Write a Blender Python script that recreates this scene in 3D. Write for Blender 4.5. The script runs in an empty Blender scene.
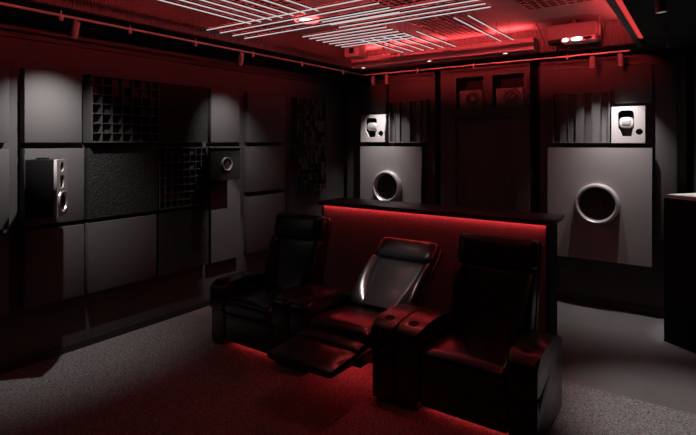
import bpy, bmesh, math, random
from mathutils import Vector, Matrix
random.seed(7)
R = math.radians
scene = bpy.context.scene
COL = scene.collection

# ------------------------------------------------------------------ materials
def mat(name, color, rough=0.6, metal=0.0, spec=0.5, var=0.12, scale=40.0, bump=0.0, bscale=200.0, coat=0.0):
    m = bpy.data.materials.new(name); m.use_nodes = True
    nt = m.node_tree; N = nt.nodes; L = nt.links
    b = N['Principled BSDF']
    b.inputs['Roughness'].default_value = rough
    b.inputs['Metallic'].default_value = metal
    b.inputs['Specular IOR Level'].default_value = spec
    b.inputs['Coat Weight'].default_value = coat
    tc = N.new('ShaderNodeTexCoord')
    n = N.new('ShaderNodeTexNoise'); n.inputs['Scale'].default_value = scale; n.inputs['Detail'].default_value = 4
    L.new(tc.outputs['Object'], n.inputs['Vector'])
    cr = N.new('ShaderNodeValToRGB')
    c = color
    cr.color_ramp.elements[0].position = 0.3; cr.color_ramp.elements[1].position = 0.7
    cr.color_ramp.elements[0].color = [x*(1-var) for x in c] + [1]
    cr.color_ramp.elements[1].color = [min(1, x*(1+var)) for x in c] + [1]
    L.new(n.outputs['Fac'], cr.inputs['Fac']); L.new(cr.outputs['Color'], b.inputs['Base Color'])
    if bump:
        n2 = N.new('ShaderNodeTexNoise'); n2.inputs['Scale'].default_value = bscale; n2.inputs['Detail'].default_value = 3
        L.new(tc.outputs['Object'], n2.inputs['Vector'])
        bp = N.new('ShaderNodeBump'); bp.inputs['Strength'].default_value = bump; bp.inputs['Distance'].default_value = 0.004
        L.new(n2.outputs['Fac'], bp.inputs['Height']); L.new(bp.outputs['Normal'], b.inputs['Normal'])
    return m

def emit(name, color, strength):
    m = bpy.data.materials.new(name); m.use_nodes = True
    nt = m.node_tree; nt.nodes.clear()
    o = nt.nodes.new('ShaderNodeOutputMaterial'); e = nt.nodes.new('ShaderNodeEmission')
    e.inputs['Color'].default_value = list(color) + [1]; e.inputs['Strength'].default_value = strength
    nt.links.new(e.outputs[0], o.inputs['Surface'])
    return m

RED = (1.0, 0.03, 0.03)
M = {}
M['wall'] = mat('wall_paint_dark', (0.055, 0.051, 0.051), 0.75, var=0.06, scale=8)
M['ceil'] = mat('ceiling_paint_grey', (0.36, 0.34, 0.34), 0.7, var=0.05, scale=6)
M['black'] = mat('matte_black', (0.008, 0.008, 0.008), 0.8, spec=0.2)
M['charcoal'] = mat('charcoal_paint', (0.02, 0.02, 0.021), 0.55)
M['panel'] = mat('grey_felt_panel', (0.085, 0.082, 0.082), 0.8, spec=0.2, var=0.05, scale=300, bump=0.1, bscale=900)
M['foam'] = mat('rough_grey_foam', (0.026, 0.0255, 0.0255), 0.9, spec=0.1, var=0.75, scale=130)
M['wood'] = mat('diffuser_dark_wood', (0.05, 0.047, 0.047), 0.7, spec=0.3)
M['slat'] = mat('slat_grey', (0.085, 0.082, 0.082), 0.6)
M['silver'] = mat('satin_silver_paint', (0.27, 0.25, 0.25), 0.5, metal=0.2, var=0.03, scale=120)
M['pale'] = mat('pale_silver_paint', (0.42, 0.39, 0.39), 0.45, metal=0.2, var=0.03)
M['bright'] = mat('polished_aluminium', (0.62, 0.60, 0.60), 0.28, metal=0.6, var=0.02)
M['cone'] = mat('speaker_cone_black', (0.015, 0.012, 0.012), 0.55)
M['leather'] = mat('black_leather', (0.013, 0.0125, 0.0125), 0.25, spec=0.75, var=0.2, scale=25, bump=0.06, bscale=260)
M['plastic'] = mat('black_plastic', (0.012, 0.012, 0.012), 0.4)
M['steel'] = mat('dark_steel', (0.05, 0.05, 0.05), 0.4, metal=0.8)
M['barwood'] = mat('black_bar_top', (0.04, 0.038, 0.038), 0.30, spec=0.5, var=0.2, scale=12)
M['barfront'] = mat('bar_front_cloth', (0.17, 0.155, 0.155), 0.8, spec=0.2)
M['white'] = mat('white_gloss_top', (0.62, 0.60, 0.59), 0.3, var=0.03)
M['floor'] = mat('grey_floor', (0.13, 0.125, 0.125), 0.55, var=0.1, scale=3)
M['rail'] = mat('grey_rail_metal', (0.30, 0.27, 0.27), 0.45, metal=0.3)
M['spot'] = mat('grey_spot_housing', (0.30, 0.27, 0.27), 0.5)
M['niche'] = mat('niche_speaker_grey', (0.13, 0.12, 0.12), 0.6)
M['beam'] = mat('grey_beam_paint', (0.22, 0.20, 0.20), 0.6, var=0.05)
M['tube'] = emit('white_tube_diffuser', (1.0, 0.93, 0.93), 0.62)
M['redled'] = emit('red_led', (1.0, 0.05, 0.055), 4.5)
M['halo'] = emit('added_red_halo', (1.0, 0.07, 0.075), 5)
M['redglow'] = emit('red_seat_led', (1.0, 0.045, 0.05), 19)
M['redbar'] = emit('red_bar_led', (1.0, 0.05, 0.055), 17)
M['redchan'] = emit('red_channel_led', (1.0, 0.07, 0.07), 0.68)
M['redcove'] = emit('red_cove_led', (1.0, 0.062, 0.066), 110.0)
M['added_uplight'] = emit('added_red_uplight', (1.0, 0.062, 0.066), 8.5)  # extra glow above the tubes, added to redden the ceiling
M['lens'] = emit('white_lens_and_glare', (1.0, 0.95, 0.93), 3.0)  # lamp lenses, and the imitated glare on the projector front

def carpet_mat():
    m = bpy.data.materials.new('dark_carpet'); m.use_nodes = True
    nt = m.node_tree; N = nt.nodes; L = nt.links; b = N['Principled BSDF']
    b.inputs['Roughness'].default_value = 0.95; b.inputs['Specular IOR Level'].default_value = 0.1
    tc = N.new('ShaderNodeTexCoord')
    n = N.new('ShaderNodeTexNoise'); n.inputs['Scale'].default_value = 110; n.inputs['Detail'].default_value = 6; n.inputs['Roughness'].default_value = 0.75
    L.new(tc.outputs['Object'], n.inputs['Vector'])
    cr = N.new('ShaderNodeValToRGB')
    cr.color_ramp.elements[0].position = 0.36; cr.color_ramp.elements[0].color = (0.03, 0.028, 0.028, 1)
    cr.color_ramp.elements[1].position = 0.66; cr.color_ramp.elements[1].color = (0.42, 0.40, 0.40, 1)
    L.new(n.outputs['Fac'], cr.inputs['Fac']); L.new(cr.outputs['Color'], b.inputs['Base Color'])
    bp = N.new('ShaderNodeBump'); bp.inputs['Strength'].default_value = 0.8; bp.inputs['Distance'].default_value = 0.01
    L.new(n.outputs['Fac'], bp.inputs['Height']); L.new(bp.outputs['Normal'], b.inputs['Normal'])
    return m
M['carpet'] = carpet_mat()

def pleat_mat():
    m = mat('pleated_grey_cloth', (0.10, 0.092, 0.092), 0.7, spec=0.3)
    nt = m.node_tree; N = nt.nodes; L = nt.links; b = N['Principled BSDF']
    tc = N.new('ShaderNodeTexCoord'); mp = N.new('ShaderNodeMapping'); mp.inputs['Rotation'].default_value = (0, 0, R(45))
    w = N.new('ShaderNodeTexWave'); w.inputs['Scale'].default_value = 18
    L.new(tc.outputs['Object'], mp.inputs['Vector']); L.new(mp.outputs['Vector'], w.inputs['Vector'])
    bp = N.new('ShaderNodeBump'); bp.inputs['Strength'].default_value = 0.7; bp.inputs['Distance'].default_value = 0.01
    L.new(w.outputs['Fac'], bp.inputs['Height']); L.new(bp.outputs['Normal'], b.inputs['Normal'])
    return m
M['pleat'] = pleat_mat()

# ------------------------------------------------------------------ mesh helpers
class MB:
    def __init__(s): s.bm = bmesh.new()
    def box(s, x0, x1, y0, y1, z0, z1, bevel=0, seg=2, mtx=None):
        r = bmesh.ops.create_cube(s.bm, size=1)
        v = r['verts']
        for p in v:
            p.co = Vector(((x0+x1)/2 + p.co.x*(x1-x0), (y0+y1)/2 + p.co.y*(y1-y0), (z0+z1)/2 + p.co.z*(z1-z0)))
        if bevel:
            es = list({e for p in v for e in p.link_edges})
            q = bmesh.ops.bevel(s.bm, geom=es, offset=bevel, segments=seg, profile=0.5, affect='EDGES')
            v = list({p for f in q['faces'] for p in f.verts} | {p for p in v if p.is_valid})
        if mtx is not None:
            for p in v: p.co = mtx @ p.co
        return s
    def lathe(s, prof, mtx=None, n=32, cap0=False, cap1=False):
        # prof: (radius, height) pairs round local Z
        rings = []
        for r, h in prof:
            ring = []
            for i in range(n):
                a = 2*math.pi*i/n
                p = Vector((r*math.cos(a), r*math.sin(a), h))
                ring.append(s.bm.verts.new(mtx @ p if mtx is not None else p))
            rings.append(ring)
        for a, b in zip(rings, rings[1:]):
            for i in range(n):
                s.bm.faces.new((a[i], a[(i+1) % n], b[(i+1) % n], b[i]))
        if cap0: s.bm.faces.new(list(reversed(rings[0])))
        if cap1: s.bm.faces.new(rings[-1])
        return s
    def cyl(s, p0, p1, r, n=16, r1=None):
        p0 = Vector(p0); p1 = Vector(p1); d = p1-p0
        m = Matrix.Translation(p0) @ d.to_track_quat('Z', 'Y').to_matrix().to_4x4()
        return s.lathe([(r, 0), (r if r1 is None else r1, d.length)], m, n, True, True)
    def prism(s, pts, axis, a0, a1, bevel=0, seg=3, mtx=None):
        # closed polygon pts in the other two axes, extruded along axis from a0 to a1
        def mk(p, a):
            if axis == 'x': return Vector((a, p[0], p[1]))
            if axis == 'y': return Vector((p[0], a, p[1]))
            return Vector((p[0], p[1], a))
        A = [s.bm.verts.new(mk(p, a0)) for p in pts]; B = [s.bm.verts.new(mk(p, a1)) for p in pts]
        n = len(pts)
        fa = s.bm.faces.new(A); fb = s.bm.faces.new(list(reversed(B)))
        fs = [fa, fb]
        for i in range(n):
            fs.append(s.bm.faces.new((A[(i+1) % n], A[i], B[i], B[(i+1) % n])))
        vs = A+B
        if bevel:
            es = list(set(fa.edges) | set(fb.edges))
            q = bmesh.ops.bevel(s.bm, geom=es, offset=bevel, segments=seg, profile=0.5, affect='EDGES')
            vs = list({p for f in q['faces'] for p in f.verts} | {p for p in vs if p.is_valid})
        if mtx is not None:
            for p in vs: p.co = mtx @ p.co
        return s
    def cushion(s, size, r, fn=None, mtx=None, n=10):
        # rounded block centred on the origin, fn bends every vertex
        sx, sy, sz = [d/2 for d in size]
        t = bmesh.new()
        bmesh.ops.create_cube(t, size=2)
        bmesh.ops.subdivide_edges(t, edges=t.edges[:], cuts=n, use_grid_fill=True)
        idx = {}
        for v in t.verts:
            p = v.co
            q = []
            for c, h in zip(p, (sx, sy, sz)):
                k = math.sin(c*math.pi/2)*0.35 + c*0.65
                q.append(k*h)
            q = Vector(q)
            rr = min(r, sx, sy, sz)
            inner = Vector([max(-(h-rr), min(h-rr, c)) for c, h in zip(q, (sx, sy, sz))])
            d = q-inner
            if d.length > 1e-9: d = d.normalized()*rr
            w = inner+d
            if fn: w = Vector(fn(w.x/sx, w.y/sy, w.z/sz, w))
            if mtx is not None: w = mtx @ w
            idx[v.index] = s.bm.verts.new(w)
        for f in t.faces: s.bm.faces.new([idx[v.index] for v in f.verts])
        t.free()
        return s
    def build(s, name, material, parent=None, smooth=True, angle=35):
        bmesh.ops.recalc_face_normals(s.bm, faces=s.bm.faces[:])
        me = bpy.data.meshes.new(name); s.bm.to_mesh(me); s.bm.free()
        if smooth:
            for p in me.polygons: p.use_smooth = True
            me.set_sharp_from_angle(angle=R(angle))
        me.materials.append(material)
        o = bpy.data.objects.new(name, me); COL.objects.link(o)
        if parent is not None: o.parent = parent
        return o

def B(name, mt, x0, x1, y0, y1, z0, z1, parent=None, bevel=0):
    return MB().box(x0, x1, y0, y1, z0, z1, bevel).build(name, mt, parent)
def tag(o, label, cat, group=None, kind=None):
    o['label'] = label; o['category'] = cat
    if group: o['group'] = group
    if kind: o['kind'] = kind
    return o
def thing(name, label, cat, loc=(0, 0, 0), rz=0, group=None):
    o = bpy.data.objects.new(name, None); o.empty_display_size = 0.1
    COL.objects.link(o); o.location = loc; o.rotation_euler = (0, 0, rz)
    return tag(o, label, cat, group)
def struct(o): o['kind'] = 'structure'; return o
def copy_tree(o, parent=None):
    c = o.copy(); COL.objects.link(c)
    if parent is not None: c.parent = parent
    for ch in list(o.children): copy_tree(ch, c)
    return c
def plate(name, mt, outline_splines, depth, mtx, parent):
    # flat plate with real holes: curve outline + hole splines, extruded
    cu = bpy.data.curves.new(name, 'CURVE'); cu.dimensions = '2D'; cu.fill_mode = 'BOTH'; cu.extrude = depth/2
    for pts in outline_splines:
        sp = cu.splines.new('POLY'); sp.points.add(len(pts)-1)
        for q, p in zip(sp.points, pts): q.co = (p[0], p[1], 0, 1)
        sp.use_cyclic_u = True
    t = bpy.data.objects.new('tmp', cu); COL.objects.link(t)
    bpy.context.view_layer.update()
    dg = bpy.context.evaluated_depsgraph_get()
    me = bpy.data.meshes.new_from_object(t.evaluated_get(dg))
    bpy.data.objects.remove(t)
    me.transform(mtx); me.name = name
    me.materials.clear(); me.materials.append(mt)
    o = bpy.data.objects.new(name, me); COL.objects.link(o); o.parent = parent
    return o
def circ(cx, cy, r, n=32): return [(cx+r*math.cos(2*math.pi*i/n), cy+r*math.sin(2*math.pi*i/n)) for i in range(n)]
def rect(x0, x1, y0, y1): return [(x0, y0), (x1, y0), (x1, y1), (x0, y1)]
# local plate frames: plate X -> u, plate Y -> up, plate Z -> outward normal
def frame(origin, u, n):
    u = Vector(u).normalized(); n = Vector(n).normalized(); up = Vector((0, 0, 1))
    return Matrix.Translation(Vector(origin)) @ Matrix((u, up, n)).transposed().to_4x4()

# ------------------------------------------------------------------ room
XL, YB, ZC, ZS = -4.18, 5.75, 2.83, 2.60
struct(B('floor', M['floor'], -4.4, 1.7, -0.6, 6.1, -0.1, 0))
carpet = B('carpet', M['carpet'], -4.155, 1.55, -0.55, 3.78, 0.0, 0.012)
tag(carpet, 'dark grey speckled carpet under the recliners', 'carpet')
struct(B('wall_left', M['wall'], -4.4, XL, -0.6, 6.1, 0, ZC))
struct(B('wall_back', M['black'], XL, 1.7, 6.0, 6.2, 0, ZC))
struct(B('wall_right', M['wall'], 1.56, 1.7, -0.6, 6.0, 0, ZC))
struct(B('ceiling', M['ceil'], -4.4, 1.7, -0.6, 6.2, ZC, ZC+0.1))
struct(B('baseboard_left', M['charcoal'], XL, XL+0.022, -0.6, 5.75, 0.0, 0.07))
struct(B('trim_1', M['charcoal'], XL, XL+0.03, -0.6, 5.75, 2.475, 2.50))
# left dropped ceiling border: pleated inner face, black underside
struct(B('trim_2', M['pleat'], -3.50, -3.48, -0.6, 5.27, ZS, ZC))
struct(B('trim_3', M['black'], XL, -3.48, -0.6, 5.27, ZS-0.012, ZS))
# back border
struct(B('trim_4', M['pleat'], -3.48, -0.42, 5.22, 5.24, ZS, ZC))
struct(B('trim_5', M['black'], XL, -0.42, 5.22, 6.0, ZS-0.012, ZS))
struct(B('trim_16', M['pleat'], -3.48, -0.42, -0.02, 0.0, ZS, ZC))
struct(B('trim_17', M['black'], -3.48, -0.42, -0.6, -0.02, ZS-0.012, ZS))
# right black dropped ceiling
struct(B('trim_6', M['black'], -0.415, 1.56, -0.6, 6.0, ZS-0.012, ZC))
# back wall bays separated by dark channels
struct(B('trim_7', M['wall'], -4.08, -2.735, YB, 6.0, 0, ZS-0.012))
struct(B('trim_8', M['wall'], -1.47, -0.13, YB, 6.0, 0, ZS-0.012))
struct(B('trim_9', M['wall'], -0.07, 1.56, YB, 6.0, 0, ZS-0.012))
# centre bay with two niches
fb = MB()
Yf = 5.70
for x0, x1, z0, z1 in [(-2.635, -1.565, 2.47, ZS-0.012), (-2.635, -2.43, 2.10, 2.47), (-2.10, -1.985, 2.10, 2.47), (-1.63, -1.565, 2.10, 2.47),
                       (-2.635, -1.565, 1.98, 2.10), (-2.635, -2.44, 0, 1.98), (-1.72, -1.565, 0, 1.98)]:
    fb.box(x0, x1, Yf, 6.0, z0, z1)
struct(fb.build('trim_10', M['wall']))
struct(B('trim_11', M['wall'], -2.44, -1.72, Yf+0.03, 6.0, 0, 1.98))
struct(B('trim_12', M['wall'], -2.30, -1.86, Yf+0.018, Yf+0.03, 0.25, 1.72))
struct(B('baseboard_back', M['charcoal'], -1.47, -0.13, YB-0.015, YB, 0, 0.07))
struct(B('trim_13', M['charcoal'], -4.08, -2.735, YB-0.02, YB, 2.48, 2.50))
struct(B('trim_14', M['charcoal'], -1.47, -0.13, YB-0.02, YB, 2.48, 2.50))

# ------------------------------------------------------------------ left wall panels
def flat_panel(y0, y1, z0, z1, label, th=0.065, group='smooth grey wall panels'):
    o = MB().box(XL, XL+0.02+th, y0, y1, z0, z1, 0.004).build('acoustic_panel', M['panel'])
    return tag(o, label, 'wall panel', group)
def foam_panel(y0, y1, z0, z1, label):
    mb = MB(); ny, nz = 64, 60; X0 = XL+0.085
    g = [[None]*(nz+1) for _ in range(ny+1)]
    for i in range(ny+1):
        for j in range(nz+1):
            e = i in (0, ny) or j in (0, nz)
            g[i][j] = mb.bm.verts.new((X0 + (0 if e else random.uniform(-0.0025, 0.003)), y0+(y1-y0)*i/ny, z0+(z1-z0)*j/nz))
    for i in range(ny):
        for j in range(nz): mb.bm.faces.new((g[i][j], g[i+1][j], g[i+1][j+1], g[i][j+1]))
    mb.box(XL, X0-0.008, y0, y1, z0, z1)
    o = mb.build('foam_panel', M['foam'], smooth=False)
    return tag(o, label, 'wall panel', 'rough foam wall panels')
def diffuser(y0, y1, z0, z1, ny, nz, th, label, wall=0.008, irregular=False):
    t = thing('diffuser_panel', label, 'wall panel', (XL, (y0+y1)/2, z0), group='grid sound diffusers')
    hy = (y1-y0)/2; h = z1-z0
    f = MB(); X1 = th
    f.box(0, X1, -hy, -hy+0.012, 0, h); f.box(0, X1, hy-0.012, hy, 0, h)
    f.box(0, X1, -hy+0.012, hy-0.012, 0, 0.012); f.box(0, X1, -hy+0.012, hy-0.012, h-0.012, h)
    f.build('frame', M['wood'], t)
    l = MB()
    for i in range(1, ny): y = -hy+2*hy*i/ny; l.box(0.02, X1-0.002, y-wall/2, y+wall/2, 0.012, h-0.012)
    for j in range(1, nz): z = h*j/nz; l.box(0.02, X1-0.003, -hy+0.012, hy-0.012, z-wall/2, z+wall/2)
    l.build('lattice', M['wood'], t)
    w = MB()
    for i in range(ny):
        for j in range(nz):
            a = -hy+2*hy*i/ny; b = a+2*hy/ny; d = random.choice([0.2, 0.32, 0.45, 0.58, 0.7] if not irregular else [0.3, 0.6, 0.85, 1.15])
            w.box(0.0, X1*d, a+0.004, b-0.004, h*j/nz+0.004, h*(j+1)/nz-0.004)
    w.build('well_blocks', M['wood'], t)
    return t
R1, R2, R3 = (1.695, 2.25), (1.07, 1.65), (0.46, 1.035)
flat_panel(0.85, 1.55, *R1, 'smooth grey wall panel at the far left edge, upper row')
flat_panel(0.85, 1.55, *R2, 'smooth grey wall panel at the far left edge, middle row')
flat_panel(0.85, 1.55, *R3, 'smooth grey wall panel at the far left edge, lower row')
flat_panel(1.65, 2.07, *R1, 'brightly lit smooth grey panel above the left wall speaker')
flat_panel(1.65, 2.09, *R2, 'smooth grey panel directly behind the left wall speaker')
flat_panel(1.65, 2.09, *R3, 'smooth grey panel below the left wall speaker, half in its shadow')
diffuser(2.115, 2.74, *R1, 7, 7, 0.145, 'dark square grid diffuser in the upper row of left wall')
foam_panel(2.12, 2.76, *R2, 'rough foam panel under the dark upper grid diffuser')
flat_panel(2.12, 2.75, *R3, 'smooth dim grey panel under the rough foam, lower row')
foam_panel(2.79, 3.33, *R1, 'rough foam panel between upper grid diffuser and narrow lit panel')
diffuser(2.78, 3.325, *R2, 8, 8, 0.08, 'fine square grid diffuser in middle row left of small dark speaker', 0.006)
foam_panel(2.78, 3.34, *R3, 'rough foam panel in lower row behind the left recliner')
flat_panel(3.375, 3.76, *R1, 'narrow lit grey panel above the small dark wall speaker')
flat_panel(3.375, 3.77, 0.46, 1.65, 'tall narrow grey panel behind and below the small dark speaker')
flat_panel(3.90, 4.50, *R1, 'dim smooth panel right of small dark speaker, upper row', 0.05)
flat_panel(3.90, 4.50, 1.14, 1.65, 'dim smooth panel right of small dark speaker, middle row', 0.05)
flat_panel(3.90, 4.50, 0.46, 1.09, 'dim smooth panel right of small dark speaker, lower row', 0.05)
diffuser(4.69, 5.27, *R1, 9, 8, 0.10, 'irregular block diffuser near the back left corner, upper row', 0.005, True)
diffuser(4.69, 5.27, *R2, 9, 8, 0.10, 'irregular block diffuser near the back left corner, lower one', 0.005, True)

# ------------------------------------------------------------------ left wall speakers
def wall_speaker():
    ph = R(47); n = Vector((math.cos(ph), math.sin(ph), 0)); m = Vector((-n.y, n.x, 0))
    Bp = Vector((-3.87, 1.56, 0)); W, D, z0, z1 = 0.215, 0.205, 1.165, 1.575
    c = Bp + n*D/2 + m*W/2
    t = thing('wall_speaker', 'black boxed speaker with pale baffle angled on the left wall', 'speaker', (c.x, c.y, z0), ph)
    # local: x = forward, y = left (m), z up
    H = z1-z0
    MB().box(-D/2, D/2-0.02, -W/2, W/2, 0, H, 0.006).build('cabinet', M['black'], t)
    F = frame((D/2-0.01, 0, 0), (0, 1, 0), (1, 0, 0))
    plate('baffle', M['pale'], [rect(-W/2, W/2, 0, H), circ(0, H-0.055, 0.036), [(-0.045, H-0.115), (0.045, H-0.115), (0.03, H-0.205), (-0.03, H-0.205)], circ(0, 0.10, 0.078)], 0.02, F, t)
    MB().lathe([(0.0, 0.014), (0.02, 0.010), (0.034, 0.0)], frame((D/2-0.02, 0, H-0.055), (0, 1, 0), (1, 0, 0)) ).build('tweeter', M['cone'], t)
    wf = MB().lathe([(0.02, -0.012), (0.055, 0.0), (0.066, 0.012)], frame((D/2-0.012, 0, 0.10), (0, 1, 0), (1, 0, 0)), 32, True).build('woofer_cone', M['cone'], t)
    MB().lathe([(0.064, 0.0), (0.066, 0.008), (0.076, 0.011), (0.084, 0.007), (0.086, 0.0)], frame((D/2, 0, 0.10), (0, 1, 0), (1, 0, 0)), 40).build('woofer_ring', M['bright'], t)
    MB().box(D/2-0.012, D/2+0.008, -0.032, 0.032, H-0.225, H-0.205, 0.004).build('horn_lip', M['bright'], t)
    b = MB()
    b.box(-0.05, 0.05, -0.05, 0.05, -0.012, 0.0)
    b.build('bracket', M['silver'], t)
    MB().box(-0.06, 0.01, -0.03, 0.03, H, H+0.012, 0.003).build('top_clip', M['black'], t)
    # wall arm runs back to the wall panel
    inv = Matrix.Rotation(-ph, 4, 'Z')
    w0 = inv @ (Vector((-4.095, c.y, z0-0.006)) - Vector((c.x, c.y, z0)))
    MB().cyl((0, 0, -0.006), w0, 0.014).build('wall_arm', M['steel'], t)
    return t
wall_speaker()

def surround():
    t = thing('surround_speaker', 'small dark wall speaker with one round driver on narrow panel', 'speaker', (XL+0.085, 3.385, 1.32))
    D = 0.205
    MB().prism([(0.0, -0.05), (D, -0.19), (D, 0.19), (0.0, 0.19)], 'z', 0.0, 0.322, 0.006).build('cabinet', M['black'], t)
    MB().prism([(0.0, -0.055), (D+0.012, -0.203), (D+0.012, 0.205), (0.0, 0.205)], 'z', 0.318, 0.332, 0.003).build('top_cap', M['panel'], t)
    F = frame((D, 0.01, 0.16), (0, 1, 0), (1, 0, 0))
    MB().lathe([(0.052, 0.0), (0.054, 0.018), (0.062, 0.022), (0.068, 0.014), (0.070, 0.0)], F, 40).build('driver_ring', M['niche'], t)
    MB().lathe([(0.0, 0.012), (0.02, 0.008), (0.053, 0.004)], F, 32).build('driver_cone', M['cone'], t)
    MB().box(0, 0.06, -0.04, 0.10, -0.06, 0.0, 0.01).build('bracket', M['plastic'], t)
surround()

# ------------------------------------------------------------------ back wall
def subwoofer(x0, x1, z0, z1, px, pz, label, pr):
    t = thing('subwoofer', label, 'speaker', ((x0+x1)/2, YB-0.14, z0), group='back wall subwoofers')
    w = (x1-x0)/2; h = z1-z0; cx = px-(x0+x1)/2; cz = pz-z0
    MB().box(-w+0.02, w-0.02, 0.03, 0.14, 0.02, h-0.02).build('cabinet', M['black'], t)
    F = frame((0, 0.015, 0), (1, 0, 0), (0, -1, 0))
    plate('baffle', M['silver'], [rect(-w, w, 0, h), circ(cx, cz, pr*0.93, 48)], 0.03, F, t)
    G = frame((cx, 0.0, cz), (1, 0, 0), (0, -1, 0))
    MB().lathe([(pr*0.80, -0.02), (pr*0.80, 0.0), (pr*0.84, 0.06), (pr*0.90, 0.075), (pr*0.97, 0.072), (pr*1.02, 0.05), (pr*1.04, 0.0)], G, 56).build('port_ring', M['bright'], t)
    MB().lathe([(0.0, -0.025), (pr*0.25, -0.02), (pr*0.30, -0.027), (pr*0.80, -0.012)], G, 48).build('cone', M['cone'], t)
    return t
subwoofer(-1.355, -0.40, 0.50, 1.642, -0.875, 1.075, 'large square grey subwoofer panel with full round port, right of bar', 0.20)
subwoofer(-3.765, -2.86, 0.50, 1.642, -3.335, 1.125, 'grey subwoofer panel behind the bar, lower part hidden', 0.20)

def main_speaker(x0, x1, z0, z1, label):
    t = thing('main_speaker', label, 'speaker', ((x0+x1)/2, YB-0.15, z0), group='bright back wall speakers')
    w = (x1-x0)/2; h = z1-z0
    D = 0.15
    c = MB()
    c.box(-w, w, 0.12, D, 0, h); c.box(-w, -w+0.015, 0.03, 0.12, 0, h); c.box(w-0.015, w, 0.03, 0.12, 0, h)
    c.box(-w+0.015, w-0.015, 0.03, 0.12, 0, 0.015); c.box(-w+0.015, w-0.015, 0.03, 0.12, h-0.015, h)
    c.build('cabinet', M['plastic'], t)
    F = frame((-w, 0.015, 0), (1, 0, 0), (0, -1, 0))
    W, H = 2*w, h
    def n(px, py): return ((px-50)/285*W, (375-py)/310*H)
    horn = [n(*p) for p in [(107, 252), (107, 128), (118, 108), (138, 100), (212, 100), (232, 108), (243, 128), (243, 252), (235, 252), (222, 318), (145, 318), (113, 252)]]
    pc = n(287, 280)
    plate('baffle', M['pale'], [rect(0, W, 0, H), horn, circ(pc[0], pc[1], 30/285*W)], 0.03, F, t)
    # bright scooped horn lens in the middle of the opening
    a0, a1 = n(107, 250), n(243, 150)
    cx = (a0[0]+a1[0])/2 - w; cz = (a0[1]+a1[1])/2; hw = (a1[0]-a0[0])/2; hh = (a1[1]-a0[1])/2
    def fn(u, v, k, p): return p
    MB().cushion((2*hw, 0.10, 2*hh), hh*0.98, None, Matrix.Translation((cx, 0.058, cz)), 12).build('horn_lens', M['bright'], t)
    MB().lathe([(0.0, -0.03), (0.026, -0.02), (0.036, 0.0)], frame((pc[0]-w, 0.04, pc[1]), (1, 0, 0), (0, -1, 0)), 32).build('port', M['cone'], t)
    MB().box(-w+0.03, w-0.03, 0.08, D, -0.03, 0.0).build('shelf_bracket', M['black'], t)
    return t
main_speaker(-0.745, -0.455, 1.69, 2.05, 'bright silver speaker with horn opening above the right subwoofer')
main_speaker(-3.75, -3.375, 1.70, 2.06, 'bright silver speaker with horn opening above the left subwoofer')

def slat_panel(x0, x1, z0, z1, ns, label):
    t = thing('slat_panel', label, 'wall panel', ((x0+x1)/2, YB, z0), group='vertical slat panels')
    w = (x1-x0)/2; h = z1-z0
    f = MB()
    f.box(-w, -w+0.012, -0.10, 0, 0, h); f.box(w-0.012, w, -0.10, 0, 0, h); f.box(-w+0.012, w-0.012, -0.10, 0, 0, 0.012); f.box(-w+0.012, w-0.012, -0.10, 0, h-0.012, h)
    f.build('frame', M['slat'], t)
    s = MB(); dep = [0.03, 0.075, 0.05, 0.09, 0.02, 0.08, 0.045, 0.07]
    for i in range(ns):
        a = -w+0.012+(2*w-0.024)*i/ns; b = -w+0.012+(2*w-0.024)*(i+1)/ns
        s.box(a, b-0.004, -dep[i % 8], 0, 0.012, h-0.012)
        s.box(b-0.004, b, -0.095, 0, 0.012, h-0.012)
    s.build('slats', M['slat'], t)
slat_panel(-1.32, -0.765, 1.69, 2.22, 7, 'vertical slat panel left of the right silver speaker')
slat_panel(-3.345, -2.80, 1.69, 2.23, 7, 'vertical slat panel right of the left silver speaker')
def back_panel(x0, x1, z0, z1, label):
    o = MB().box(x0, x1, YB-0.07, YB, z0, z1, 0.004).build('acoustic_panel', M['panel'])
    tag(o, label, 'wall panel', 'smooth grey wall panels')
back_panel(-0.73, -0.40, 2.085, 2.455, 'smooth grey panel above the right silver speaker')
back_panel(-3.765, -3.40, 2.09, 2.455, 'smooth grey panel above the left silver speaker')
back_panel(-0.375, -0.20, 0.75, 2.455, 'tall narrow grey panel right of the right silver speaker')

def niche_speaker(x0, x1, label):
    z0, z1 = 2.10, 2.315
    t = thing('niche_speaker', label, 'speaker', ((x0+x1)/2, Yf+0.02, z0), group='niche speakers')
    w = (x1-x0)/2; h = z1-z0
    MB().box(-w, w, 0.02, 0.24, 0, h, 0.005).build('cabinet', M['niche'], t)
    F = frame((0, 0.01, 0), (1, 0, 0), (0, -1, 0))
    plate('baffle', M['niche'], [rect(-w, w, 0, h), circ(0.03, h/2, 0.088, 40)], 0.02, F, t)
    G = frame((0.03, 0.0, h/2), (1, 0, 0), (0, -1, 0))
    MB().lathe([(0.0, 0.004), (0.03, 0.0), (0.034, -0.006), (0.084, -0.004)], G, 40).build('cone', M['cone'], t)
    MB().lathe([(0.078, 0.0), (0.082, 0.012), (0.092, 0.010), (0.096, 0.0)], G, 40).build('ring', M['niche'], t)
    MB().lathe([(0.034, 0.0), (0.024, 0.014), (0.0, 0.018)], G, 24).build('dust_cap', M['niche'], t)
niche_speaker(-2.395, -2.115, 'small boxed speaker standing in the left wall niche')
niche_speaker(-1.95, -1.64, 'small boxed speaker standing in the right wall niche')

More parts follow.
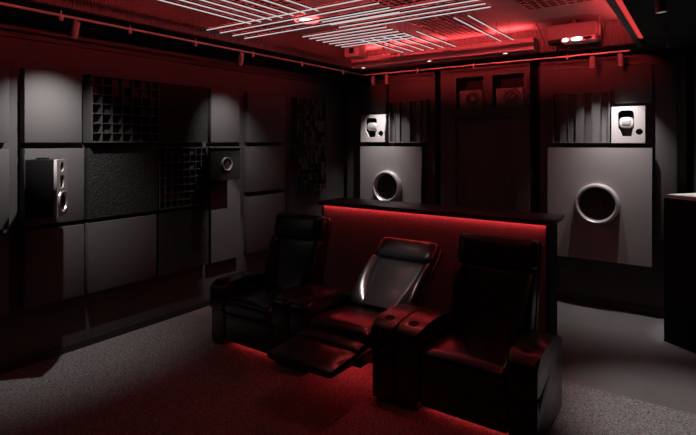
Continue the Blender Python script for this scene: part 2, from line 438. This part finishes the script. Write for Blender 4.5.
# ------------------------------------------------------------------ bar behind the chairs
def bar():
    X0, X1, Y0, Y1, H = -3.21, -0.935, 4.0, 4.42, 1.10
    t = thing('bar_counter', 'long black bar counter with red glowing front behind the recliners', 'bar', ((X0+X1)/2, (Y0+Y1)/2, 0))
    hx = (X1-X0)/2; hy = (Y1-Y0)/2
    MB().box(-hx, hx, -hy, hy, H-0.04, H, 0.004).build('top_slab', M['barwood'], t)
    MB().box(-hx+0.025, hx-0.05, -hy+0.07, -hy+0.10, 0, H-0.04).build('front_panel', M['barfront'], t)
    MB().box(hx-0.05, hx-0.02, -hy+0.025, hy-0.16, 0, H-0.04).build('end_panel', M['black'], t)
    MB().box(-hx+0.01, -hx+0.025, -hy+0.06, hy-0.16, 0, H-0.04).build('end_panel', M['black'], t)
    MB().box(-hx+0.03, hx-0.055, -hy+0.040, -hy+0.060, H-0.0432, H-0.0402).build('led_strip', M['redbar'], t)
bar()

# counter at the right
def counter():
    o = Vector((-0.272, 5.06, 0)); a = math.atan2(-0.60, 0.883)
    t = thing('side_counter', 'tall dark counter with glossy white top at the right edge', 'counter', o, a)
    MB().box(0.0, 1.1, 0.0, 0.62, 0, 1.225).build('body', M['black'], t)
    MB().box(-0.004, 1.1, -0.004, 0.62, 1.225, 1.252, 0.003).build('top', M['white'], t)
counter()

# ------------------------------------------------------------------ recliners
def arm_top(y):
    pts = [(0.0, 0.470), (0.012, 0.500), (0.035, 0.516), (0.10, 0.530), (0.20, 0.540), (0.30, 0.540), (0.40, 0.530), (0.50, 0.510), (0.58, 0.480), (0.61, 0.455)]
    for (a, za), (b, zb) in zip(pts, pts[1:]):
        if a <= y <= b: return za+(zb-za)*(y-a)/(b-a)
    return pts[-1][1]
def recliner(label, reclined, cx, y0=2.78):
    t = thing('recliner', label, 'recliner', (cx, y0, 0.012), group='row of black leather recliners')
    zo = -0.012
    Z = Matrix.Translation((0, 0, zo))
    sw = 0.27
    # seat
    def seat_fn(u, v, k, p):
        puff = 0.022*(1-u*u)*(1-v*v) if k > 0 else 0
        return (p.x, p.y, p.z+puff*(1 if k > 0 else 0) - (0.03*max(0, v) if k > 0 else 0))
    if not reclined:
        MB().cushion((0.54, 0.52, 0.135), 0.045, seat_fn, Matrix.Translation((0, 0.25, 0.355+zo))).build('seat_cushion', M['leather'], t)
        MB().box(-sw, sw, 0.015, 0.55, 0.065+zo, 0.29+zo, 0.012, 3).build('front_board', M['leather'], t)
        MB().box(-sw+0.005, sw-0.005, -0.004, 0.03, 0.275+zo, 0.295+zo, 0.008, 3).build('front_seam_roll', M['leather'], t)
    else:
        MB().cushion((0.53, 0.56, 0.13), 0.045, seat_fn, Matrix.Translation((0, 0.27, 0.365+zo)) @ Matrix.Rotation(R(-3), 4, 'X')).build('seat_cushion', M['leather'], t)
        MB().box(-sw+0.02, sw-0.02, 0.44, 0.60, 0.0, 0.28+zo, 0.012, 3).build('front_board', M['black'], t)
        def pad_fn(u, v, k, p): return (p.x, p.y, p.z+0.012*(1-u*u)*(1-v*v)*(1 if k > 0 else 0))
        fr = MB().cushion((0.53, 0.30, 0.055), 0.024, pad_fn, Matrix.Translation((0, -0.275, 0.325+zo)) @ Matrix.Rotation(R(4), 4, 'X'), 8).build('footrest', M['leather'], t)
        MB().cushion((0.53, 0.115, 0.06), 0.026, pad_fn, Matrix.Translation((0, -0.075, 0.352+zo)) @ Matrix.Rotation(R(6), 4, 'X'), 8).build('footrest_roll', M['leather'], t)
        lk = MB()
        for sx in (-1, 1):
            lk.box(sx*0.20-0.006, sx*0.20+0.006, -0.30, 0.12, 0.255+zo, 0.285+zo)
            lk.box(sx*0.235-0.04, sx*0.235+0.025, -0.10, 0.0, 0.245+zo, 0.257+zo)
        lk.box(-0.20, 0.20, -0.02, 0.0, 0.262+zo, 0.278+zo)
        lk.build('footrest_linkage', M['steel'], t)
    # plinth feet and red glow strip
    MB().box(-sw, sw, 0.46 if reclined else 0.14, 0.60, 0.0, 0.065+zo).build('plinth', M['black'], t)
    if reclined: MB().box(-0.20, 0.20, 0.25, 0.29, 0.262, 0.270).build('led_strip', M['redglow'], t)
    else: MB().box(-sw+0.02, sw-0.02, 0.115, 0.138, 0.03, 0.048).build('led_strip', M['redled'], t)
    # arms
    for s in (-1, 1):
        a0, a1 = (0.273, 0.441) if s > 0 else (-0.441, -0.273)
        top = [(y, arm_top(y)+zo) for y in (0.0, 0.012, 0.035, 0.07, 0.10, 0.15, 0.20, 0.25, 0.30, 0.35, 0.40, 0.45, 0.50, 0.54, 0.58, 0.61)]
        bot = [(0.62, 0.43), (0.50, 0.415), (0.38, 0.395), (0.26, 0.37), (0.15, 0.34), (0.07, 0.315), (0.02, 0.305), (0.0, 0.315)]
        prof = top + [(y, z+zo) for y, z in bot]
        arm = MB().prism([(y-0.008, z) for y, z in prof], 'x', a0, a1, 0.020, 4).build('armrest', M['leather'], t, angle=50)
        lower = [(0.012, 0.03), (0.012, 0.30), (0.07, 0.308), (0.15, 0.333), (0.26, 0.363), (0.38, 0.388), (0.50, 0.408), (0.60, 0.42), (0.60, 0.03)]
        MB().prism([(y, z+zo) for y, z in lower], 'x', a0+0.006, a1-0.006, 0.008, 2).build('arm_panel', M['leather'], t, angle=50)
        MB().box(a0+0.03, a1-0.03, 0.04, 0.56, 0.0, 0.03+zo+0.001).build('arm_foot', M['black'], t)
        yc = 0.115; zc = arm_top(yc)+zo
        sl = math.atan2(arm_top(yc+0.03)-arm_top(yc-0.03), 0.06)
        mx = Matrix.Translation(((a0+a1)/2, yc-0.008, zc)) @ Matrix.Rotation(sl, 4, 'X')
        MB().lathe([(0.0, 0.0015), (0.034, 0.0015)], mx, 28).build('cup_well', M['black'], arm)
        MB().lathe([(0.033, 0.0012), (0.034, 0.0025), (0.036, 0.0025), (0.037, 0.0)], mx, 28).build('cup_rim', M['plastic'], arm)
    # back, local frame: x across, y = v up along the back, z = w towards the sitter
    th = R(50.5 if reclined else 14.5)
    py, pz = (0.545, 0.385) if reclined else (0.50, 0.37)
    Bm = Matrix.Translation((0, py, pz+zo)) @ Matrix(((1, 0, 0), (0, math.sin(th), -math.cos(th)), (0, math.cos(th), math.sin(th)))).to_4x4()
    V = 0.70
    # shell: side outline extruded, wide at the headrest, slightly waisted
    def shell_fn(u, v, k, p):
        wst = 1.0 + 0.03*abs(v)
        return (p.x*wst, p.y, p.z)
    MB().cushion((0.55, V+0.06, 0.09), 0.035, shell_fn, Bm @ Matrix.Translation((0, V/2-0.03, -0.065))).build('back_shell', M['leather'], t)
    def head_fn(u, v, k, p):
        f = 0.012*(1-v*v)*(1-u**4) if k > 0 else 0
        return (p.x, p.y, p.z+f)
    MB().cushion((0.548, 0.215, 0.125), 0.045, head_fn, Bm @ Matrix.Translation((0, V-0.105, 0.0))).build('headrest', M['leather'], t)
    def inner(v): return 0.155 + 0.055*v + 0.022*math.cos(v*math.pi/2)*(1 if v > -1 else 0)
    def centre_fn(u, v, k, p):
        x = u*(inner(v)+0.03)
        f = (0.012*(1-v*v)*(1-u*u) + 0.055*max(0, -v)**2) if k > 0 else 0
        return (x, p.y, p.z+f)
    MB().cushion((0.46, 0.50, 0.07), 0.02, centre_fn, Bm @ Matrix.Translation((0, 0.245, -0.015))).build('centre_cushion', M['leather'], t)
    for s in (-1, 1):
        def bol_fn(u, v, k, p, s=s):
            # side wing: thin under the headrest, wide at the seat, curving forward towards its outer edge
            q = (u*s+1)/2
            a = inner(v); b = 0.274
            x = s*(a+(b-a)*q)
            taper = math.cos(v*math.pi/2*0.9)**0.6
            z = p.z + ((0.052*taper*math.sin(min(1, q*1.25)*math.pi/2)) if k > 0 else 0)
            return (x, p.y, z)
        MB().cushion((0.14, 0.50, 0.085), 0.03, bol_fn, Bm @ Matrix.Translation((0, 0.245, -0.01))).build('side_bolster', M['leather'], t)
    return t
left = recliner('upright black leather recliner nearest the left wall', False, -2.95)
recliner('middle black leather recliner leaned back with footrest raised', True, -2.057)
right = copy_tree(left)
right.location = (-1.163, 2.78, 0.012)
right['label'] = 'upright black leather recliner in front of the right end of bar'

# ------------------------------------------------------------------ lighting track and spot heads
RX, RY, RZ = -3.54, 5.36, 2.555
def rail(p0, p1, label, clips):
    t = thing('light_track', label, 'light track', p0, group='ceiling light tracks')
    a = Vector(p0); b = Vector(p1)-a
    d = 0.008
    if abs(b.y) > abs(b.x): MB().box(-d, d, 0, b.y, -d, d).build('rail', M['rail'], t)
    else: MB().box(0, b.x, -d, d, -d, d).build('rail', M['rail'], t)
    u = b.normalized()
    for c in clips:
        q = u*c
        MB().cyl((q.x, q.y, d), (q.x, q.y, ZS-0.012-RZ), 0.006, 10).build('hanger', M['rail'], t)
        MB().cyl((q.x, q.y, -d-0.028), (q.x, q.y, -d), 0.015, 12).build('connector', M['spot'], t)
rail((RX, -0.3, RZ), (RX, RY, RZ), 'long thin light track along the left ceiling edge', [1.95, 2.45, 3.05, 3.72, 4.45, 5.2])
rail((RX+0.012, RY, RZ), (-0.56, RY, RZ), 'long thin light track along the back ceiling edge', [0.75, 1.45, 2.42])
def spot_head(loc, tgt, label, power, ang, blend=0.6, group='track spotlights', size=0.015, top=None, lamp=True, scale=1.0, color=(1, 0.94, 0.92), lens=None):
    loc = Vector(loc); tgt = Vector(tgt)
    t = thing('spotlight', label, 'spotlight', loc, group=group)
    d = (tgt-loc).normalized()
    top = RZ-0.011 if top is None else top
    MB().cyl((0, 0, top-loc.z), (0, 0, 0.0), 0.008*scale, 10).build('stem', M['spot'], t)
    q = d.to_track_quat('Z', 'Y').to_matrix().to_4x4()
    r = 0.024*scale
    MB().lathe([(0.0, -0.055*scale), (r*0.8, -0.055*scale), (r, -0.045*scale), (r, 0.06*scale), (r*0.86, 0.06*scale), (r*0.82, 0.045*scale)], q, 20).build('housing', M['spot'], t)
    MB().lathe([(0.0, 0.044*scale), (r*0.83, 0.044*scale)], q, 20).build('lens', lens or M['lens'], t)
    if lamp:
        l = bpy.data.lights.new('spot_lamp', 'SPOT'); l.energy = power; l.spot_size = R(ang); l.spot_blend = blend
        l.shadow_soft_size = size; l.color = color
        o = bpy.data.objects.new('spot_lamp', l); COL.objects.link(o); o.parent = t
        o.location = d*0.075*scale; o.rotation_euler = d.to_track_quat('-Z', 'Y').to_euler()
    return t
sz = RZ-0.075
spot_head((RX, 1.745, sz), (-4.1, 1.82, 1.50), 'track spotlight above the angled left wall speaker', 82, 86, 1.0)
spot_head((RX, 3.27, sz), (-4.1, 3.58, 1.62), 'track spotlight above the small dark wall speaker', 40, 68, 1.0)
spot_head((-3.40, RY, sz), (-3.50, 5.55, 1.4), 'track spotlight nearest the back left corner', 70, 66, 1.0)
spot_head((-3.20, RY, sz), (-3.30, 5.58, 1.2), 'second track spotlight from the back left corner', 45, 66, 1.0)
spot_head((-0.88, RY, sz), (-0.88, 5.62, 1.0), 'track spotlight above the right subwoofer', 46, 72, 1.0)
spot_head((-0.64, RY, sz), (-0.62, 5.55, 1.7), 'track spotlight nearest the right end of the back track', 70, 66, 1.0)
# black ceiling at the right
spot_head((-0.205, 3.46, 2.535), (-0.02, 3.66, 0.0), 'large cylinder spotlight hanging from the black ceiling at top right', 150, 44, 0.9, 'black ceiling spotlights', 0.03, ZS-0.012, True, 1.25)
def mini(loc, label):
    t = thing('ceiling_spotlight', label, 'spotlight', loc, group='small black ceiling lights')
    MB().cyl((0, 0, -0.05), (0, 0, 0.0), 0.021, 16).build('housing', M['spot'], t)
    MB().lathe([(0.0, -0.0505), (0.018, -0.0505)], None, 16).build('lens', M['silver'], t)
    return t
mini((-0.235, 4.55, ZS-0.012), 'small ceiling cylinder under the black ceiling, nearer the large spotlight')
m2 = mini((-0.25, 5.28, ZS-0.012), 'small ceiling cylinder under the black ceiling, nearer the back wall')
l = bpy.data.lights.new('mini_lamp', 'SPOT'); l.energy = 90; l.spot_size = R(26); l.spot_blend = 0.6; l.shadow_soft_size = 0.015
o = bpy.data.objects.new('mini_lamp', l); COL.objects.link(o); o.parent = m2; o.location = (0, 0, -0.06); o.rotation_euler = (0, R(-8), 0)

# ------------------------------------------------------------------ ceiling tray: tubes, grilles, beam, projector
TZ = 2.66
KT = 0.96
def ordinal(i): return ['first', 'second', 'third', 'fourth', 'fifth', 'sixth', 'seventh', 'eighth'][i]
def tube(p0, p1, label):
    a = Vector((p0[0]*KT, p0[1]*KT, TZ)); b = Vector((p1[0]*KT, p1[1]*KT, TZ)); d = b-a; L = d.length
    t = thing('light_tube', label, 'light tube', a, group='white ceiling light tubes')
    w = 0.0026
    if abs(d.y) > abs(d.x): e = (-w, w, 0, L); 
    else: e = (0, L, -w, w)
    MB().box(e[0], e[1], e[2], e[3], 0.006, 0.018).build('housing', M['charcoal'], t)
    MB().box(e[0], e[1], e[2], e[3], -0.002, 0.006, 0.001).build('diffuser', M['tube'], t)
    MB().box(e[0], e[1], e[2]*0.8, e[3]*0.8, 0.018, 0.0184).build('added_uplight', M['added_uplight'], t) if abs(d.y) <= abs(d.x) else MB().box(e[0]*0.8, e[1]*0.8, e[2], e[3], 0.018, 0.0184).build('added_uplight', M['added_uplight'], t)  # red emitter added on the tube top to tint the ceiling
    u = d.normalized()
    for k in (0.12, 0.88):
        q = u*(L*k)
        MB().cyl((q.x, q.y, 0.018), (q.x, q.y, ZC-TZ), 0.0016, 6).build('hanger', M['steel'], t)
for i, y in enumerate((2.94, 3.09, 3.24, 3.39)):
    tube((-3.65, y), (-1.91, y), ordinal(i)+' of four long tubes reaching the left ceiling edge, counted from the camera')
for i, y in enumerate((3.30, 3.42, 3.54, 3.65)):
    tube((-2.60, y), (-1.285, y), ordinal(i)+' of four central crosswise tubes, counted from the camera')
for i in range(7):
    tube((-3.12, 3.66+0.105*i), (-2.25, 3.66+0.105*i), ordinal(i)+' of seven short crosswise tubes near the back left, counted from the camera')
for i, x in enumerate((-3.13, -3.01, -2.89, -2.77, -2.65, -2.53, -2.40)):
    tube((x, 1.4), (x, 3.0), ordinal(i)+' of seven near lengthwise tubes at top left, from the left')
for i, x in enumerate((-2.74, -2.62, -2.49, -2.37, -2.25, -2.12)):
    tube((x, 4.07), (x, 4.95), ordinal(i)+' of six far lengthwise tubes ending at the red beam, from the left')
for i, x in enumerate((-1.64, -1.52)):
    tube((x, 3.80), (x, 4.96), ['left', 'right'][i]+' one of two lone lengthwise tubes before the right end of the red beam')

def grille(x0, x1, y0, y1, nx, ny, label):
    t = thing('ceiling_grille', label, 'ceiling grille', ((x0+x1)/2, (y0+y1)/2, ZC), group='open cell ceiling grilles')
    hx = (x1-x0)/2; hy = (y1-y0)/2
    MB().box(-hx, hx, -hy, hy, -0.006, 0).build('backing', M['black'], t)
    l = MB()
    for i in range(nx+1): x = -hx+2*hx*i/nx; l.box(x-0.006, x+0.006, -hy-0.006, hy+0.006, -0.014, -0.006)
    for j in range(ny+1): y = -hy+2*hy*j/ny; l.box(-hx, hx, y-0.006, y+0.006, -0.013, -0.006)
    l.build('lattice', M['spot'], t)
grille(-1.22, -0.70, 3.20, 4.36, 8, 17, 'dark open cell ceiling grille above the projector')
grille(-2.25, -1.78, 3.95, 5.05, 8, 18, 'dark open cell ceiling grille above the red beam')
grille(-3.05, -2.30, 1.30, 3.05, 11, 26, 'dark open cell ceiling grille above the near left tubes')
grille(-2.15, -1.55, 2.40, 3.75, 9, 20, 'dark open cell ceiling grille above the central tubes')

struct(B('trim_15', M['beam'], -3.475, -1.33, 4.98, 5.12, ZS-0.005, ZS+0.11))
for i, (x, w) in enumerate(((-3.33, 'left'), (-2.46, 'middle'), (-1.62, 'right'))):
    t = thing('downlight', w+' one of three white downlights in the red beam underside', 'downlight', (x, 5.03, ZS-0.005), group='beam downlights')
    MB().lathe([(0.030, 0.0), (0.030, -0.006), (0.022, -0.006)], None, 24).build('ring', M['spot'], t)
    MB().lathe([(0.0, -0.004), (0.023, -0.004)], None, 24).build('lens', M['lens'], t)

# grey profile and red glowing channel along the right edge of the tray
o = B('light_channel', M['charcoal'], -0.497, -0.455, 0.4, 5.42, 2.585, 2.66)
t = thing('ceiling_profile', 'dark grey ceiling profile with red glowing channel along the black ceiling', 'light profile', (-0.5, 0.4, 2.595))
o.name = 'profile'; o.parent = t; o.matrix_parent_inverse = Matrix.Translation((0.5, -0.4, -2.595))
c = B('red_channel', M['redchan'], -0.454, -0.418, 0.4, 5.02, 2.60, 2.615); c.parent = t; c.matrix_parent_inverse = Matrix.Translation((0.5, -0.4, -2.595))
h = MB()
for y in (1.0, 2.5, 4.0, 5.4): h.box(-0.48, -0.47, y, y+0.01, 2.66, ZC)
h = h.build('hangers', M['steel'], t); h.matrix_parent_inverse = Matrix.Translation((0.5, -0.4, -2.595))

def projector():
    t = thing('projector', 'white fronted projector hanging under the red ceiling at back right', 'projector', (-1.02, 4.93, 2.66))
    MB().box(-0.165, 0.255, -0.06, 0.22, -0.02, 0.115, 0.010, 3).build('body', M['slat'], t)
    MB().box(-0.04, 0.25, -0.07, 0.10, -0.055, -0.012, 0.014, 3).build('front_fascia', M['white'], t)
    MB().box(-0.16, -0.04, -0.05, 0.10, -0.05, -0.018, 0.006).build('lens_housing', M['black'], t)
    F = frame((0.185, -0.071, -0.034), (1, 0, 0), (0, -1, 0))
    MB().lathe([(0.0, 0.002), (0.026, 0.002), (0.032, 0.0)], F @ Matrix.Diagonal((1.2, 0.45, 1, 1)), 24).build('vent', M['black'], t)
    F = frame((-0.10, -0.051, -0.034), (1, 0, 0), (0, -1, 0))
    MB().lathe([(0.0, 0.003), (0.02, 0.003), (0.026, 0.0)], F @ Matrix.Diagonal((1, 0.5, 1, 1)), 24).build('lens', M['black'], t)
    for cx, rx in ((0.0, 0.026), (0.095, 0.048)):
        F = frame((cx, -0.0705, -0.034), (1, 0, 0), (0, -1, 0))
        MB().lathe([(0.0, 0.003), (0.8, 0.003), (1.0, 0.0)], F @ Matrix.Diagonal((rx, 0.018, 1, 1)), 24).build('fascia_glare', M['lens'], t)  # discs glow to imitate white glare on the fascia
    MB().cyl((0.05, 0.08, 0.115), (0.05, 0.08, ZC-2.66), 0.03).build('mount', M['charcoal'], t)
    MB().cyl((0.272, 0.0, -0.01), (0.272, 0.0, ZC-2.66), 0.004, 8).build('cable', M['rail'], t)
    MB().cyl((-0.19, 0.0, -0.03), (-0.275, 0.0, ZC-2.66), 0.003, 8).build('cable', M['black'], t)
projector()

# ceiling downlight that washes the left wall panel
t = thing('ceiling_downlight', 'bright round ceiling downlight between the left tubes', 'downlight', (-2.95, 3.52, ZC))
l = bpy.data.lights.new('wall_wash_lamp', 'SPOT'); l.energy = 110; l.spot_size = R(17); l.spot_blend = 0.6; l.shadow_soft_size = 0.02; l.color = (1, 0.95, 0.93)
lo = bpy.data.objects.new('wall_wash_lamp', l); COL.objects.link(lo); lo.parent = t; lo.location = (0, 0, -0.035)
lo.rotation_euler = (Vector((-4.1, 3.57, 0.85)) - Vector((-2.95, 3.52, ZC-0.035))).to_track_quat('-Z', 'Y').to_euler()
MB().lathe([(0.095, 0.0), (0.097, -0.02), (0.08, -0.024), (0.072, -0.01)], None, 28).build('ring', M['bright'], t)
MB().lathe([(0.100, -0.002), (0.112, -0.002), (0.112, -0.026), (0.100, -0.026)], None, 32).build('added_halo', M['halo'], t)  # glowing ring added to redden the ceiling round the downlight
MB().lathe([(0.0, -0.012), (0.073, -0.012)], None, 28).build('lens', M['lens'], t)
l = bpy.data.lights.new('added_recliner_spot', 'SPOT'); l.energy = 210; l.spot_size = R(18); l.spot_blend = 0.8; l.shadow_soft_size = 0.05; l.color = (1, 0.94, 0.92)  # unseen spot without fixture, added for highlights on the middle recliner
lo = bpy.data.objects.new('added_recliner_spot', l); COL.objects.link(lo); lo.location = (-1.60, 2.75, ZC-0.05)
lo.rotation_euler = (Vector((-2.09, 3.52, 0.62)) - lo.location).to_track_quat('-Z', 'Y').to_euler()

t = thing('ceiling_box', 'small box with dark square opening in the back left tray corner', 'ceiling box', (-3.33, 4.86, ZC))
MB().box(-0.10, 0.10, -0.08, 0.08, -0.14, 0, 0.006).build('body', M['beam'], t)
MB().box(-0.03, 0.03, -0.086, -0.08, -0.10, -0.04).build('opening', M['black'], t)
for x, w in ((-2.86, 'left'), (-2.79, 'right')):
    t = thing('ceiling_spotlight', w+' one of the two red cylinders hanging beside the far tubes', 'spotlight', (x, 4.72, ZC), group='paired red cylinders')
    MB().cyl((0, 0, -0.17), (0, 0, 0.0), 0.014, 14).build('housing', M['spot'], t)
    MB().lathe([(0.0, -0.1705), (0.011, -0.1705)], None, 14).build('lens', M['redled'], t)

# red LED cove strips
def cove(x0, x1, y0, y1, z, label):
    t = tag(MB().box(x0, x1, y0, y1, z, z+0.0006).build('led_strip', M['redcove']), label, 'light strip', 'red cove light strips')
cove(-3.50, -1.36, 5.08, 5.10, ZS+0.105, 'red light strip on top of the back ceiling beam')
cove(-0.49, -0.475, 0.5, 5.1, 2.66, 'red light strip on top of the grey ceiling profile')

def area(name, loc, rot, sx, sy, power, parent=None, spread=180):
    l = bpy.data.lights.new(name, 'AREA'); l.shape = 'RECTANGLE'; l.size = sx; l.size_y = sy; l.energy = power; l.color = (1.0, 0.062, 0.066); l.spread = R(spread)
    o = bpy.data.objects.new(name, l); COL.objects.link(o); o.location = loc; o.rotation_euler = rot
    return o
# red area lamps added along profile and beam flood the tray and walls
area('added_profile_lamp', (-0.50, 2.8, 2.69), (0, R(90), 0), 0.05, 4.4, 4.2, None, 22)
area('added_beam_lamp', (-2.45, 5.05, 2.74), (R(180), 0, 0), 2.1, 0.08, 16)
area('added_front_lamp', (-2.0, 0.03, 2.72), (R(90), 0, 0), 2.8, 0.05, 10, None, 12)  # unseen red lamp added at the near tray edge to light the beam
# red spots: one at the paired cylinders, one added without fixture over the middle seat
def red_spot(loc, tgt, power, ang):
    l = bpy.data.lights.new('red_spot', 'SPOT'); l.energy = power; l.color = (1.0, 0.062, 0.066); l.spot_size = R(ang); l.spot_blend = 0.9; l.shadow_soft_size = 0.04
    o = bpy.data.objects.new('red_spot', l); COL.objects.link(o); o.location = loc
    o.rotation_euler = (Vector(tgt) - o.location).to_track_quat('-Z', 'Y').to_euler()
red_spot((-2.825, 4.70, 2.63), (-2.0, 2.5, 0.0), 9, 70)
red_spot((-1.70, 3.10, 2.78), (-1.95, 2.95, 0.3), 34, 36)

# ------------------------------------------------------------------ world, camera, colour
w = bpy.data.worlds.new('World'); scene.world = w; w.use_nodes = True
w.node_tree.nodes['Background'].inputs['Color'].default_value = (0, 0, 0, 1)
w.node_tree.nodes['Background'].inputs['Strength'].default_value = 0.0
cam = bpy.data.cameras.new('camera'); co = bpy.data.objects.new('camera', cam); COL.objects.link(co)
co.location = (0, 0, 1.70); co.rotation_euler = (R(90), 0, R(35.264))
cam.sensor_fit = 'HORIZONTAL'; cam.sensor_width = 36; cam.lens = 502/696*36; cam.shift_y = -(217.5-142)/696
cam.clip_start = 0.05; cam.clip_end = 50
scene.camera = co
vs = scene.view_settings
vs.view_transform = 'Standard'; vs.look = 'None'; vs.gamma = 1; vs.use_curve_mapping = False; vs.exposure = 0.0
